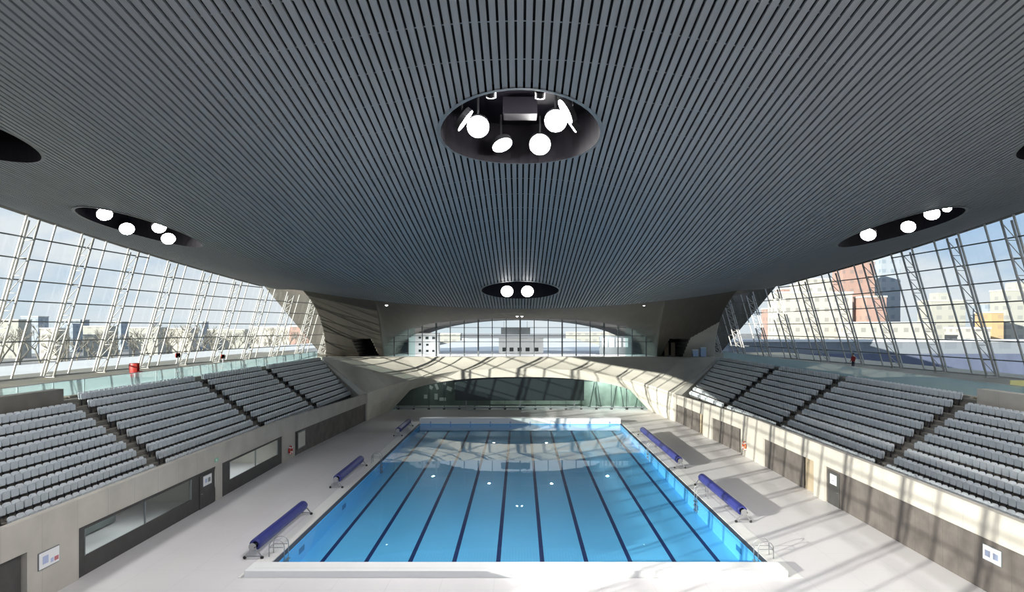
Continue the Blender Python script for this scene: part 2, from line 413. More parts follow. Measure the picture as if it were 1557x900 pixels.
# ------------------------------------------------------------------ side walls under the stands
def Xw(Y): return 21.2 if Y < 63 else lerp(21.2, 19.9, min(1, (Y-63)/25))
def Zp(Y): return 3.85 if Y < 60 else lerp(3.85, 3.5, min(1, (Y-60)/28))
YW0 = 12.0
def side_wall(s, holes, name, label):
    """holes: (y0, y1, z0, z1)"""
    m = MB()
    yb = sorted(set([YW0, 88.2, 63.0, 75.0]+[h[k] for h in holes for k in (0, 1)]+[YW0+4*k for k in range(1, 19)]))
    zb = sorted(set([0, 99.]+[h[k] for h in holes for k in (2, 3)]))
    def P(y, z, d=0): return (s*(Xw(y)+d), y, min(z, Zp(y)))
    for a in range(len(yb)-1):
        for c in range(len(zb)-1):
            ym, zm = (yb[a]+yb[a+1])/2, (zb[c]+min(zb[c+1], 3.5))/2
            if any(h[0] < ym < h[1] and h[2] < zm < h[3] for h in holes): continue
            q = [P(yb[a], zb[c]), P(yb[a+1], zb[c]), P(yb[a+1], zb[c+1]), P(yb[a], zb[c+1])]
            m.face(q if s < 0 else q[::-1], 'concrete')
        q = [P(yb[a], 99), P(yb[a+1], 99), P(yb[a+1], 99, .35), P(yb[a], 99, .35)]; m.face(q, 'concrete')
        q = [P(yb[a], 99, .35), P(yb[a+1], 99, .35), (s*(Xw(yb[a+1])+.35), yb[a+1], 2.9), (s*(Xw(yb[a])+.35), yb[a], 2.9)]; m.face(q, 'concrete')
    for (y0, y1, z0, z1) in holes:
        d = .38
        m.face([P(y0, z0), P(y0, z1), P(y0, z1, d), P(y0, z0, d)], 'concrete'); m.face([P(y1, z0), P(y1, z1), P(y1, z1, d), P(y1, z0, d)], 'concrete')
        n = 4
        for k in range(n):
            a, b = lerp(y0, y1, k/n), lerp(y0, y1, (k+1)/n)
            m.face([P(a, z1), P(b, z1), P(b, z1, d), P(a, z1, d)], 'concrete')
            if z0 > 0: m.face([P(a, z0), P(b, z0), P(b, z0, d), P(a, z0, d)], 'concrete')
    return struct(m, name, label)
LH = [(20, 29.1, 0, 2.45), (32.5, 60.4, 0, 2.45), (63.6, 87.6, 0, 2.3)]
RH = [(20, 47.2, 0, 2.5), (48.9, 59.1, 0, 2.45), (64.8, 73.2, 0, 2.4), (76, 87.2, 0, 2.3)]
side_wall(-1, LH, 'wall_left', 'left concrete wall below the seats')
side_wall(1, RH, 'wall_right', 'right concrete wall below the seats')
def panel(s, y0, y1, z0, z1, mat, d, name, th=.06, n=5):
    m = MB(); rows = []
    ysn = [lerp(y0, y1, k/n) for k in range(n+1)]
    rows = [[(s*(Xw(y)+d), y, z0) for y in ysn], [(s*(Xw(y)+d), y, z1) for y in ysn], [(s*(Xw(y)+d+th), y, z1) for y in ysn], [(s*(Xw(y)+d+th), y, z0) for y in ysn], [(s*(Xw(y)+d), y, z0) for y in ysn]]
    m.grid(rows, mat)
    for y in (y0, y1): m.face([(s*(Xw(y)+d), y, z0), (s*(Xw(y)+d), y, z1), (s*(Xw(y)+d+th), y, z1), (s*(Xw(y)+d+th), y, z0)], mat)
    return m.obj(name)
ntrim = [6]
def wall_piece(s, y0, y1, z0, z1, mat, d, label, th=.06):
    ntrim[0] += 1
    o = panel(s, y0, y1, z0, z1, mat, d, 'trim_%d' % ntrim[0], th); tag(o, label, 'building', kind='structure'); return o
# left: dark lining with two long windows, a door and a pier between
wall_piece(-1, 20, 29.0, 0, 2.44, 'dark', .2, 'dark opening at the left edge')
for (a, b, z0, z1) in ((32.5, 60.4, 0, .95), (32.5, 60.4, 2.25, 2.45), (32.5, 33.1, .95, 2.25), (43.8, 44.6, .95, 2.25), (44.6, 47.2, .95, 2.25), (47.9, 49.6, .95, 2.25), (59.4, 60.4, .95, 2.25)):
    wall_piece(-1, a, b, z0, z1, 'dark', .10, 'dark lining around the left windows')
wall_piece(-1, 47.2, 48.2, 0, 2.44, 'concrete', .02, 'concrete pier between the two left windows')
for n, (a, b) in enumerate(((33.1, 43.8), (49.6, 59.4))):
    o = panel(-1, a, b, .95, 2.25, 'glass', .14, 'window_%d' % (5+n), .02); tag(o, 'long low window in the left wall', 'window', kind='structure')
    m = MB()
    for y in (a, (a+b)/2, b): m.box(-21.36, -21.28, y-.03, y+.03, .95, 2.25, 'frame')
    f = m.obj('window_frame', o)
# lit rooms behind the left windows
m = MB(); m.box(-26.2, -26.0, 32, 61, 0, 2.8, 'concrete_arch'); m.box(-26, -21.6, 32, 32.1, 0, 2.8, 'concrete_arch'); m.box(-26, -21.6, 60.5, 60.6, 0, 2.8, 'concrete_arch')
m.box(-26, -21.65, 46.9, 47.1, 0, 2.8, 'concrete_arch'); m.box(-26, -21.6, 32, 60.6, -.02, .0, 'deck'); m.box(-26, -21.6, 32, 60.6, 2.75, 2.85, 'white')
struct(m, 'wall_room', 'pale rooms behind the left windows')
for y in (36, 40.5, 51.5, 54.5, 57.5):
    L = bpy.data.lights.new('room_lamp', 'AREA'); L.energy = 45; L.size = 1.2; lo = bpy.data.objects.new('room_lamp', L); COL.objects.link(lo); lo.location = (-23.8, y, 2.7)
def bench(y, ln, label, mat):
    t = thing('store_cabinet', (-25.5, y, 0), label, 'cabinet', 'cabinets in the rooms behind the left windows')
    m = MB(); m.box(-.4, .4, 0, ln, .1, 1.5, mat); kids_bevel(m.obj('body', t), .02); m = MB(); m.box(-.45, .45, -.05, ln+.05, 1.5, 1.56, 'dark'); m.obj('worktop', t)
bench(37.5, 4.5, 'long grey cabinet behind the nearer left window', 'greywall'); bench(51, 4, 'white cabinet behind the farther left window', 'white')
wall_piece(-1, 63.6, 87.6, 0, 2.3, 'wood', .16, 'dark timber boarding in the far left recess')
wall_piece(-1, 63.6, 64.1, 0, 2.3, 'dark', .08, 'dark jamb of the far left recess')
# right: four boarded recesses
for (a, b, z) in ((20, 47.2, 2.5), (51.0, 59.1, 2.45), (65.6, 73.2, 2.4), (78, 87.2, 2.3)):
    wall_piece(1, a, b, 0, z, 'wood', .16, 'dark timber boarding in a recess of the right wall')
for (a, b, z) in ((48.9, 51.0, 2.45), (64.8, 65.6, 2.4), (76, 78, 2.3)):
    wall_piece(1, a, b, 0, z, 'tan', .3, 'tan side of a recess in the right wall')
def door(s, y0, y1, z1, d, n, label):
    x = s*(Xw((y0+y1)/2)+d); m = MB(); m.box(min(x, x-s*.05), max(x, x-s*.05), y0, y1, 0, z1, 'dark'); o = kids_bevel(m.obj('door_%d' % n), .01); tag(o, label, 'door', kind='structure')
    m = MB(); yy = y0+.12; m.tube([(x-s*.05, yy, 1.0), (x-s*.11, yy, 1.0), (x-s*.11, yy+.12, 1.0)], .015, 'rail', 6); m.obj('door_handle', o)
door(-1, 44.9, 47.0, 2.2, .09, 1, 'dark door between the left windows')
door(1, 45.2, 46.9, 2.3, .15, 2, 'dark door at the end of the near right boarding')
# far left glazed door leaf in the boarding
m = MB(); m.box(-21.2, -21.14, 64.4, 66.6, .5, 2.1, 'frame'); m.box(-21.14, -21.12, 64.55, 66.45, .6, 2.0, 'concrete_arch'); o = m.obj('window_7'); tag(o, 'small pale window at the near end of the far left recess', 'window', kind='structure')

def sign(s, y0, y1, z0, z1, d, label, marks):
    x = s*(Xw((y0+y1)/2)+d); yc = (y0+y1)/2
    t = thing('wall_sign', (x, yc, z0), label, 'sign', 'white notice boards on the side walls')
    m = MB(); m.box(-.02, .02, y0-yc-.03, y1-yc+.03, -.03, z1-z0+.03, 'frame'); m.obj('board', t)
    m = MB(); m.box(-.028, .028, y0-yc, y1-yc, 0, z1-z0, 'white'); m.obj('face', t)
    for (a, b, c, e, mat) in marks:
        m = MB(); xx = -s*.03
        m.box(min(xx, xx-s*.005), max(xx, xx-s*.005), lerp(y0, y1, a)-yc, lerp(y0, y1, b)-yc, (z1-z0)*c, (z1-z0)*e, mat); m.obj('pictogram', t)
    return t
sign(-1, 29.75, 31.05, 1.42, 2.12, -.03, 'two-part sign on the bare concrete wall, left half blue, right half red', [(.16, .44, .25, .75, 'blue'), (.56, .70, .15, .42, 'blue'), (.74, .95, .15, .42, 'signred')])
sign(-1, 45.3, 46.5, 1.45, 2.1, .03, 'white sign on the dark door of the left wall', [(.2, .45, .3, .7, 'blue'), (.55, .85, .25, .7, 'frame')])
sign(1, 45.5, 46.4, 1.45, 2.1, .07, 'small white sign on the dark door of the right wall', [(.3, .7, .35, .45, 'frame')])
sign(1, 30.0, 31.15, 1.5, 2.15, .12, 'larger white sign on the near right boarding, two grey squares on it', [(.12, .42, .25, .7, 'pict'), (.58, .88, .25, .7, 'pict')])
t = thing('exit_sign', (-21.17, 47.2, 2.75), 'small green sign above the pier of the left wall', 'sign')
m = MB(); m.box(-.02, .02, -.25, .25, 0, .25, 'green'); m.obj('board', t); m = MB(); m.box(.02, .024, -.15, .0, .06, .18, 'white'); m.obj('pictogram', t)
def lifebuoy(s, y, z, mat, label):
    x = s*(Xw(y)-.13)
    t = thing('lifebuoy', (x, y, z), label, 'lifebuoy')
    m = MB(); r, q = .33, .085; rows = []
    for k in range(25):
        a = 2*PI*k/24; c = Vector((0, math.cos(a)*r, math.sin(a)*r)); e = Vector((0, math.cos(a), math.sin(a)))
        rows.append([c+q*math.cos(2*PI*j/10)*e+Vector((q*math.sin(2*PI*j/10), 0, 0)) for j in range(11)])
    m.grid(rows, mat); m.obj('ring', t, smooth=True)
    m = MB()
    for k in range(4):
        a = PI/4+k*PI/2; m.box(-.1, .1, r-.1, r+.1, -.05, .05, 'white', Matrix.Rotation(a, 4, 'X'))
    m.obj('band', t)
    m = MB(); m.box(min(0, s*.12), max(0, s*.12), -.05, .05, .28, .4, 'rail'); m.obj('hook', t)
lifebuoy(-1, 62.1, .85, 'red', 'red lifebuoy on the left concrete wall')
lifebuoy(1, 63.6, 1.0, 'orange', 'orange lifebuoy on the white pier of the right wall')

# ------------------------------------------------------------------ seating tiers
NR, RUN, RISE, X0, Z0 = 10, .62, .47, 21.75, 2.90
AIS = [(27.6, 29.0), (41.6, 42.8), (58.2, 59.4), (73.4, 74.6)]
def Yend(X): return 88+(X-20.6)
for s, nm in ((-1, 'floor_left'), (1, 'floor_right')):
    m = MB(); prof = [(21.3, Z0)]
    for i in range(NR):
        xa = X0+.2+RUN*(i+1); prof += [(xa, Z0+RISE*i), (xa, Z0+RISE*(i+1))]
    prof += [(28.75, Z0+RISE*NR)]
    rows = [[(s*x, YW0, z) for x, z in prof], [(s*x, 60, z) for x, z in prof], [(s*x, Yend(x)-.05, z) for x, z in prof]]
    m.grid(rows, 'terrace', flip=s > 0)
    for (a, b) in AIS:
        for i in range(NR):
            xa = X0+.2+RUN*(i+1); m.box(min(s*xa, s*(xa-.3)), max(s*xa, s*(xa-.3)), a+.05, b-.05, Z0+RISE*i, Z0+RISE*(i+.5), 'terrace')
    struct(m, nm, 'stepped dark concrete terrace under the seats')
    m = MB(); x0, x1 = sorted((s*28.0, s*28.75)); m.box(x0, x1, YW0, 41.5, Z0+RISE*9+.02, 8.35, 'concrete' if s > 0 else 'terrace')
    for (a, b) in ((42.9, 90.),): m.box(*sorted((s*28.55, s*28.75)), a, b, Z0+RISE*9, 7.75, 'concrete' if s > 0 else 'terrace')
    struct(m, 'wall_back_%s' % ('left' if s < 0 else 'right'), 'low wall behind the last row of seats')

def seat_parts():
    b = MB()
    w, n = .235, 8; rows = []
    # backrest shell, slightly dished, rounded top corners; local +X is the front
    for zz, ww, lean in ((.38, .215, .02), (.42, .245, .01), (.60, .256, -.03), (.75, .25, -.06), (.815, .228, -.07), (.85, .17, -.077)):
        rows.append([(lean-.05*(1-(2*k/n-1)**2)*.9, lerp(-ww, ww, k/n), zz) for k in range(n+1)])
    b.grid(rows, 'seat')
    back = [[(x-.035, y, z) for x, y, z in r] for r in rows]; b.grid(back, 'seat', flip=True)
    for a in range(len(rows)-1):
        for e in (0, -1): b.face([rows[a][e], rows[a+1][e], back[a+1][e], back[a][e]], 'seat')
    for k in range(n): b.face([rows[-1][k], rows[-1][k+1], back[-1][k+1], back[-1][k]], 'seat'); b.face([rows[0][k], rows[0][k+1], back[0][k+1], back[0][k]], 'seat')
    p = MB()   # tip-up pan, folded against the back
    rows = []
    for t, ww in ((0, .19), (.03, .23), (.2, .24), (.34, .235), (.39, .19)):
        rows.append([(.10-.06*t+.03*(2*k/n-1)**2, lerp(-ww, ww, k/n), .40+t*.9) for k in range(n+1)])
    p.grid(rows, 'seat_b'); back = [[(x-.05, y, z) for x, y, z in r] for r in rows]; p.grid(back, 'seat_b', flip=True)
    for a in range(len(rows)-1):
        for e in (0, -1): p.face([rows[a][e], rows[a+1][e], back[a+1][e], back[a][e]], 'seat_b')
    for k in range(n): p.face([rows[-1][k], rows[-1][k+1], back[-1][k+1], back[-1][k]], 'seat_b'); p.face([rows[0][k], rows[0][k+1], back[0][k+1], back[0][k]], 'seat_b')
    g = MB(); g.box(-.03, .05, -.03, .03, 0, .42, 'bracket'); g.box(-.02, .06, -.2, .2, .38, .44, 'bracket'); g.box(-.08, .08, -.08, .08, 0, .02, 'bracket')
    return b, p, g
SB, SP, SG = seat_parts()
proto = thing('stadium_seat', (0, 0, 0), 'x', 'seat'); SB.obj('backrest', proto, smooth=True); SP.obj('seat_pan', proto, smooth=True); SG.obj('bracket', proto)
SPITCH = .54
seats = []
for s in (-1, 1):
    blocks = [('near', 29.1, 41.5, 9, 'Y'), ('second', 42.9, 58.1, 10, 'a'), ('third', 59.5, 73.3, 10, 'a'), ('far', 74.7, None, 10, 'a')]
    for (bn, ya, yb_, nr, _) in blocks:
        for i in range(nr):
            x = X0+.2+RUN*(i+1)-.17; y1 = yb_ if yb_ else Yend(x)-.5
            n = int((y1-ya)/SPITCH)
            for k in range(n):
                y = y1-SPITCH*(k+.5) if bn == 'near' else ya+SPITCH*(k+.5)
                z = Z0+RISE*i; px = CX+F*s*x/y
                inview = -8 < px < 1565
                seats.append((inview, y, s, bn, i, k, x, z))
vis = sorted([q for q in seats if q[0]], key=lambda q: math.hypot(q[1], q[6]))
single = vis[:300]; chosen = set(id(q) for q in single)
NUM = ['front', 'second', 'third', 'fourth', 'fifth', 'sixth', 'seventh', 'eighth', 'ninth', 'tenth']
first = True
for q in single:
    _, y, s, bn, i, k, x, z = q
    if first: o = proto; first = False
    else: o = copy_tree(proto)
    o.location = (s*x, y, z); o.rotation_euler = (0, 0, PI if s > 0 else 0)
    side = 'left' if s < 0 else 'right'
    if bn == 'near': o['label'] = 'grey tip-up seat, nearest %s block, %s row, %s from the stepped aisle' % (side, NUM[i], ORD[k])
    else: o['label'] = 'grey tip-up seat, second %s block, %s row, %s beyond the near aisle' % (side, NUM[i], ORD[k])
    o['group'] = 'grey tip-up seats in the near %s stand' % side
m = MB()
for part in (SB, SP, SG):
    for mt in part.mats: m.slot(mt)
for q in seats:
    if id(q) in chosen or not (q[0] or q[1] > 24): continue
    _, y, s, bn, i, k, x, z = q
    for part in (SB, SP, SG):
        b = len(m.v)
        for (vx, vy, vz) in part.v: m.v.append((s*x-s*vx, y-s*vy*1.0, z+vz))
        for f, mi in zip(part.f, part.m):
            m.f.append(tuple(b+j for j in f)); m.m.append(m.slot(part.mats[mi]))
tag(m.obj('stadium_seats', smooth=True), 'rows of grey tip-up seats farther along both stands', 'seats', 'grey tip-up seats farther off', 'stuff')

# ------------------------------------------------------------------ concourses, balustrades
ZF = 7.7
m = MB(); m.box(-47, -28.75, Y0, 121, 7.3, ZF, 'olive'); struct(m, 'floor_concourse_left', 'left upper concourse floor')
m = MB(); m.box(28.75, 47, Y0, 121, 7.3, ZF, 'olive'); struct(m, 'floor_concourse_right', 'right upper concourse floor')
for s, sd in ((-1, 'left'), (1, 'right')):
    t = thing('glass_balustrade', (s*28.65, 12, ZF), 'greenish glass balustrade along the top of the %s stand' % sd, 'balustrade', 'glass balustrades behind the stands')
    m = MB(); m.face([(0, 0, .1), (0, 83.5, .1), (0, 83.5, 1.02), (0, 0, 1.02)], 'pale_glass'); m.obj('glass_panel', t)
    m = MB(); m.box(-.03, .03, 0, 83.5, 1.02, 1.06, 'rail'); m.obj('handrail', t)
    for k in range(29):
        m = MB(); m.box(-.02+s*.05, .02+s*.05, k*2.95, k*2.95+.04, 0, 1.02, 'rail'); m.obj('post', t)

# ------------------------------------------------------------------ glass side walls: panes, frames, trusses
def Fp(Y, z):      # |X| of the glass plane
    return Xe(Y)-.05+.29*(Ze(Y)-z)
TY = [53.2+6.6*k for k in range(-11, 10)]
TR = ['first', 'second', 'third', 'fourth', 'fifth', 'sixth', 'seventh', 'eighth', 'ninth', 'tenth', 'eleventh']
for s, sd, nm in ((-1, 'left', 'window_1'), (1, 'right', 'window_2')):
    m = MB(); ysn = [lerp(Y0, 116, k/43) for k in range(44)]
    rows = [[(s*Fp(y, ZF), y, ZF) for y in ysn], [(s*Fp(y, Ze(y)), y, Ze(y)+.1) for y in ysn]]
    m.grid(rows, 'glass')
    w = struct(m, nm, 'sloping %s glass wall' % sd)
    m = MB()
    for k in range(-11, 10):
        for h in (0, 3.3):
            y = 53.2+6.6*k+h
            if y > 116: continue
            m.bar((s*(Fp(y, ZF)), y, ZF), (s*Fp(y, Ze(y)), y, Ze(y)), .11, .16, 'steel')
    m.obj('mullions', w)
    m = MB(); z = 9.25
    while z < 27:
        seg = [y for y in ysn if Ze(y) > z+.2]
        for a, b in zip(seg[:-1], seg[1:]): m.bar((s*(Fp(a, z)-.02), a, z), (s*(Fp(b, z)-.02), b, z), .12, .10, 'frame')
        z += 1.67
    for a, b in zip(ysn[:-1], ysn[1:]): m.bar((s*Fp(a, ZF+.06), a, ZF+.06), (s*Fp(b, ZF+.06), b, ZF+.06), .2, .16, 'steel')
    m.obj('transoms', w)
    vis_i = 0
    for y in reversed(TY):
        t = thing('steel_truss', (0, 0, 0), 'white steel lattice truss, %s from the far end of the %s glass wall' % (ORD[vis_i], sd), 'truss', 'lattice trusses of the %s glass wall' % sd); vis_i += 1
        zt = min(Ze(y), Zr(min(Xe(y)-1.3, 37.3), y))-.14
        for off, pn in ((.28, 'outer_chord'), (1.12, 'inner_chord')):
            m = MB(); m.tube([(s*(Fp(y, ZF)-off), y, ZF), (s*(Fp(y, zt)-off), y, zt)], .095, 'steel', 8); m.obj(pn, t, smooth=True)
        m = MB(); n = 9; zz = [lerp(ZF+.2, zt-.2, k/n) for k in range(n+1)]
        for k in range(n):
            m.tube([(s*(Fp(y, zz[k])-.28), y, zz[k]), (s*(Fp(y, zz[k+1])-1.12), y, zz[k+1])], .036, 'steel', 6)
            m.tube([(s*(Fp(y, zz[k])-.28), y, zz[k]), (s*(Fp(y, zz[k])-1.12), y, zz[k])], .034, 'steel', 6)
        m.obj('lattice', t, smooth=True)
        m = MB(); m.box(*sorted((s*(Fp(y, ZF)-.1), s*(Fp(y, ZF)-1.3))), y-.14, y+.14, ZF, ZF+.06, 'steel'); m.obj('base_plate', t)

# ------------------------------------------------------------------ far end: soffit, upper arch, bridge
def arch_pts(a, top, base, n, k, Y):
    out = []
    for j in range(k+1):
        th = PI/2*j/k; c = math.sin(th)**(2/n) if j else 0.0
        x = a*min(1, c); r = max(0, 1-(x/a)**n)
        out.append(Vector((x, Y, base+(top-base)*r**(1/n))))
    return out
YA = 103.5                      # plane of the arched upper window
UA, UT = 20.9, 13.46            # its half width and crown height
ua = arch_pts(UA, UT, ZF, 2.7, 26, YA)
C1 = ua+[Vector((lerp(UA, 28.6, k/56), lerp(YA, 99.6, smooth(k/56)*.5+k/112), ZF)) for k in range(1, 57)]
nA = len(ua); nT = len(C1)
def C0pt(j):
    x = 17.5*(C1[j].x/UA) if j < nA else lerp(17.5, 26.4, (j-nA+1)/(nT-nA))
    return Vector((x, 82, Zr(x, 82)+.03))
m = MB(); NT = 80
full = [(-1, j) for j in range(nT-1, 0, -1)]+[(1, j) for j in range(nT)]
def loft(sg, j, t):
    a, b = C0pt(j), C1[j]
    k = max(0, (j-nA+1)/(nT-nA))
    c = Vector((lerp(a.x, b.x, .5), lerp(93.5, 95.5, k), lerp(a.z, b.z, lerp(.38, .30, k))))
    p = a*(1-t)**2+c*2*t*(1-t)+b*t*t
    return Vector((sg*p.x, p.y, p.z))
pts = [[loft(sg, j, t/NT) for sg, j in full] for t in range(NT+1)]
def cell(a, c): return [pts[a][c], pts[a][c+1], pts[a+1][c+1], pts[a+1][c]]
def cut(a, c):          # the dark side doorways
    if not (0 <= a < NT and 0 <= c < len(full)-1): return a >= NT
    q = cell(a, c); ce = (q[0]+q[1]+q[2]+q[3])/4
    return 21.5 < abs(ce.x) < 24.2 and ce.z < 10.5
for a in range(NT):
    for c in range(len(full)-1):
        q = cell(a, c); ce = (q[0]+q[1]+q[2]+q[3])/4
        if cut(a, c):
            for (da, dc, e, f) in ((-1, 0, 0, 1), (0, 1, 1, 2), (1, 0, 2, 3), (0, -1, 3, 0)):
                if not cut(a+da, c+dc): m.face([q[e], q[f], Vector((q[f].x, 107, q[f].z)), Vector((q[e].x, 107, q[e].z))], 'dark')
            continue
        m.face(q, 'concrete_arch' if (ce.x > 24.4 and ce.z < 8.2+(ce.x-21)*.72) else 'soffit')
for sg in (-1, 1):   # outer return of the wing, then the wing of the roof running on outside
    e = [loft(sg, nT-1, t/NT) for t in range(NT+1)]
    m.grid([e, [Vector((p.x-sg*.3, p.y+1.6, p.z+.2)) for p in e]], 'soffit')
    m.face([(sg*47, 122, 20.6), (sg*35.6, 122, 6.9), (sg*27, 122, 6.9), (sg*27, 122, 20.6)], 'soffit')
    m.face([(sg*47, 122, 20.6), (sg*35.6, 122, 6.9), (sg*35.6, 140, 6.9), (sg*47, 140, 20.6)], 'soffit')
m.box(-33.5, 33.5, 82.6, 128, 19.3, 20.0, 'soffit')
struct(m, 'wall_far', 'brown clad soffit sweeping down to the far arch', weld=True, smooth=True)
# tunnel behind the upper arch to its outer opening, and dark side lobbies
m = MB()
ub = arch_pts(19.6, 13.4, ZF, 2.1, 26, 120.0)
fa = [Vector((-p.x, p.y, p.z)) for p in reversed(ua)][:-1]+ua; fb = [Vector((-p.x, p.y, p.z)) for p in reversed(ub)][:-1]+ub
m.grid([fa, fb], 'soffit')
for sg in (-1, 1):
    m.box(*sorted((sg*21.2, sg*27)), 107, 107.2, ZF, 11.5, 'plenum'); m.box(*sorted((sg*25.2, sg*25.4)), 101.5, 107, ZF, 11.5, 'dark')
    m.box(*sorted((sg*21.0, sg*21.2)), 103.6, 107, ZF, 11.5, 'dark'); m.box(*sorted((sg*21.0, sg*25.4)), 102.5, 107, 11.5, 11.6, 'dark')
    m.face([(sg*19.6, 120, ZF), (sg*26, 120, ZF), (sg*26, 120, 17), (sg*19.6, 120, 17)], 'soffit')
struct(m, 'wall_lobby', 'dark lobby walls behind the far soffit')
# glazing of the upper arch
m = MB()
for a, b in zip(fa[:-1], fa[1:]): m.face([(a.x, YA+.6, ZF), (b.x, YA+.6, ZF), (b.x, YA+.6, b.z), (a.x, YA+.6, a.z)], 'green_glass' if max(abs(a.x), abs(b.x)) > 16.8 else 'glass')
w = struct(m, 'window_3', 'arched upper window at the far end')
def zarch(x, a, top, base, n): return base+(top-base)*max(0, 1-(abs(x)/a)**n)**(1/n)
m = MB()
for k in range(-9, 10):
    x = k*2.15; wd = .13 if k % 3 else .22; zt = zarch(x, UA, UT, ZF, 2.7)
    if zt-ZF > .3: m.box(x-wd/2, x+wd/2, YA+.5, YA+.7, ZF, zt, 'frame')
for z in (9.9, 10.85, 12.1):
    xx = UA*(1-((z-ZF)/(UT-ZF))**2.7)**(1/2.7); m.box(-xx, xx, YA+.5, YA+.7, z-.04, z+.04, 'frame')
m.obj('window_frame', w)
# bridge deck and its concave concrete front
YB = 99.2
LA, LT, LN = 18.85, 4.86, 2.35
la = arch_pts(LA, LT, 0, LN, 22, YB)
Bp = la+[Vector((19.05, 96.4, 0)), Vector((19.35, 93.6, 0)), Vector((19.6, 90.9, 0)), Vector((19.9, 88.2, 0)), Vector((19.95, 88.1, 1.8)), Vector((20.05, 88.0, 3.5))]
def interp(tab, x):
    for (a, va), (b, vb) in zip(tab[:-1], tab[1:]):
        if a <= x <= b: return Vector(va).lerp(Vector(vb), (x-a)/(b-a))
    return Vector(tab[-1][1])
nB = len(Bp)
MT = [(0, (0, 99.1, 6.15)), (.35, (8.8, 98.9, 5.85)), (.6, (14.4, 97.6, 4.95)), (.8, (17.9, 93.4, 4.1)), (1, (20.1, 88, 3.52))]
TT = [(0, (0, 101.5, 7.70)), (.5, (14.5, 101.3, 7.71)), (.8, (23, 99.0, 7.78)), (1, (28.0, 95.4, 7.95))]
m = MB(); rows = []
full = [(-1, j) for j in range(nB-1, 0, -1)]+[(1, j) for j in range(nB)]
acc = 0; L_ = [0]
for a, b in zip(Bp[:-1], Bp[1:]): acc += (b-a).length; L_.append(acc)
def col(sg, j):
    u = L_[j]/acc; b, c, t = Bp[j], interp(MT, u), interp(TT, u)
    pts = [b, b.lerp(c, .5), c]
    mid = c.lerp(t, .5)+Vector((0, .5, -.35))*math.sin(PI*u)
    for k in range(1, 7):
        w = k/6; pts.append(c*(1-w)**2+mid*2*w*(1-w)+t*w*w)
    back = Vector((b.x, b.y+.7, b.z))
    pts = [back]+pts+[Vector((t.x, 103.4, 7.7))]
    return [(sg*p.x, p.y, p.z) for p in pts]
rows = [col(sg, j) for sg, j in full]
m.grid(rows, 'concrete_arch', flip=True)
for sg in (-1, 1):      # walls closing the ends of the stands
    m.face([(sg*20.05, 88, 0), (sg*28.75, 96.15, 0), (sg*28.75, 96.15, 7.95), (sg*28.0, 95.4, 7.95), (sg*20.05, 88, 3.5)], 'concrete_arch')
    m.face([(sg*20.6, 87.9, 3.0), (sg*28.75, 96.05, 7.6), (sg*28.75, 96.05, 8.0), (sg*20.05, 88, 3.56)], 'concrete_arch')
struct(m, 'wall_bridge', 'curved concrete bridge across the far end, arched below')
m = MB(); m.box(-28.75, 28.75, 101.6, 130, 7.3, 7.68, 'deck')
for sg in (-1, 1): m.face([(sg*28.75, 96, 7.68), (sg*28.75, 101.7, 7.68), (sg*14, 101.7, 7.68)], 'deck')
struct(m, 'floor_bridge', 'upper floor across the far end')
# lower glazed arch
m = MB(); YG = YB+1.0
fl = [Vector((-p.x, p.y, p.z)) for p in reversed(la)][:-1]+la
for a, b in zip(fl[:-1], fl[1:]): m.face([(a.x, YG, 0), (b.x, YG, 0), (b.x, YG, b.z+.1), (a.x, YG, a.z+.1)], 'dark_glass')
w = struct(m, 'window_4', 'low arched glazing below the bridge'); m = MB()
for k in range(-8, 9):
    x = k*2.25; zt = zarch(x, LA, LT, 0, LN)
    if zt > .4: m.box(x-.035, x+.035, YG+.02, YG+.12, 0, zt, 'frame'); m.box(x-.18, x+.18, YG-.3, YG-.1, 0, .16, 'black')
m.box(-18.4, 18.4, YG-.04, YG+.06, .15, .32, 'frame'); m.obj('window_frame', w)
m = MB(); m.box(-19.2, 9.6, 105, 105.2, 0, 5.4, 'greywall'); m.box(9.6, 19.2, 104.5, 104.7, 0, 3.75, 'ltgreen'); m.box(9.6, 19.2, 104.6, 104.8, 3.75, 5.4, 'greywall')
m.box(-4.6, 9.6, 104.8, 104.95, .2, 1.5, 'ltgreen'); m.box(-19.2, 19.2, YG+.2, 105, 5.3, 5.4, 'greywall')
struct(m, 'wall_under_bridge', 'dim room walls behind the low arch')
t = thing('scoreboard', (0, YB+.88, 1.32), 'wide black scoreboard screen under the far bridge', 'screen')
m = MB(); m.box(-9.65, 9.45, -.12, .06, 0, 3.42, 'screen'); kids_bevel(m.obj('display', t), .03)
m = MB()
for z in (0.0, 3.38): m.box(-9.7, 9.5, -.14, .08, z, z+.05, 'screen')
m.obj('bezel', t)
for x in (-8, 0, 8):
    m = MB(); m.box(x-.06, x+.06, -.04, .06, -1.32, 0, 'frame'); m.obj('support', t)
for k, (px, py, w_, h_) in enumerate(((655, 589, 6, 5), (664, 588, 4, 9), (683, 591, 8, 6), (663, 603, 5, 9), (673, 607, 10, 5), (647, 603, 5, 6), (676, 583, 4, 4))):  # white panels that paint the lamp reflections in the glazing
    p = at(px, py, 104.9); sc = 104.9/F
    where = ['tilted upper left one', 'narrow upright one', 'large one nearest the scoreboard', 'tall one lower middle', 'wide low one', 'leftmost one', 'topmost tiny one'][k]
    t = thing('painted_reflection', (p.x, 104.95, p.z), 'white panel imitating a lamp reflection on the dim far wall, %s' % where, 'painted_reflection', 'imitated lamp reflections left of the scoreboard')
    m = MB(); m.box(-w_*sc/2, w_*sc/2, -.02, .04, -h_*sc/2, h_*sc/2, 'white', Matrix.Rotation([.5, -.4, .35, 0, 0, 0, .4][k], 4, 'Y')); m.obj('sheet', t)
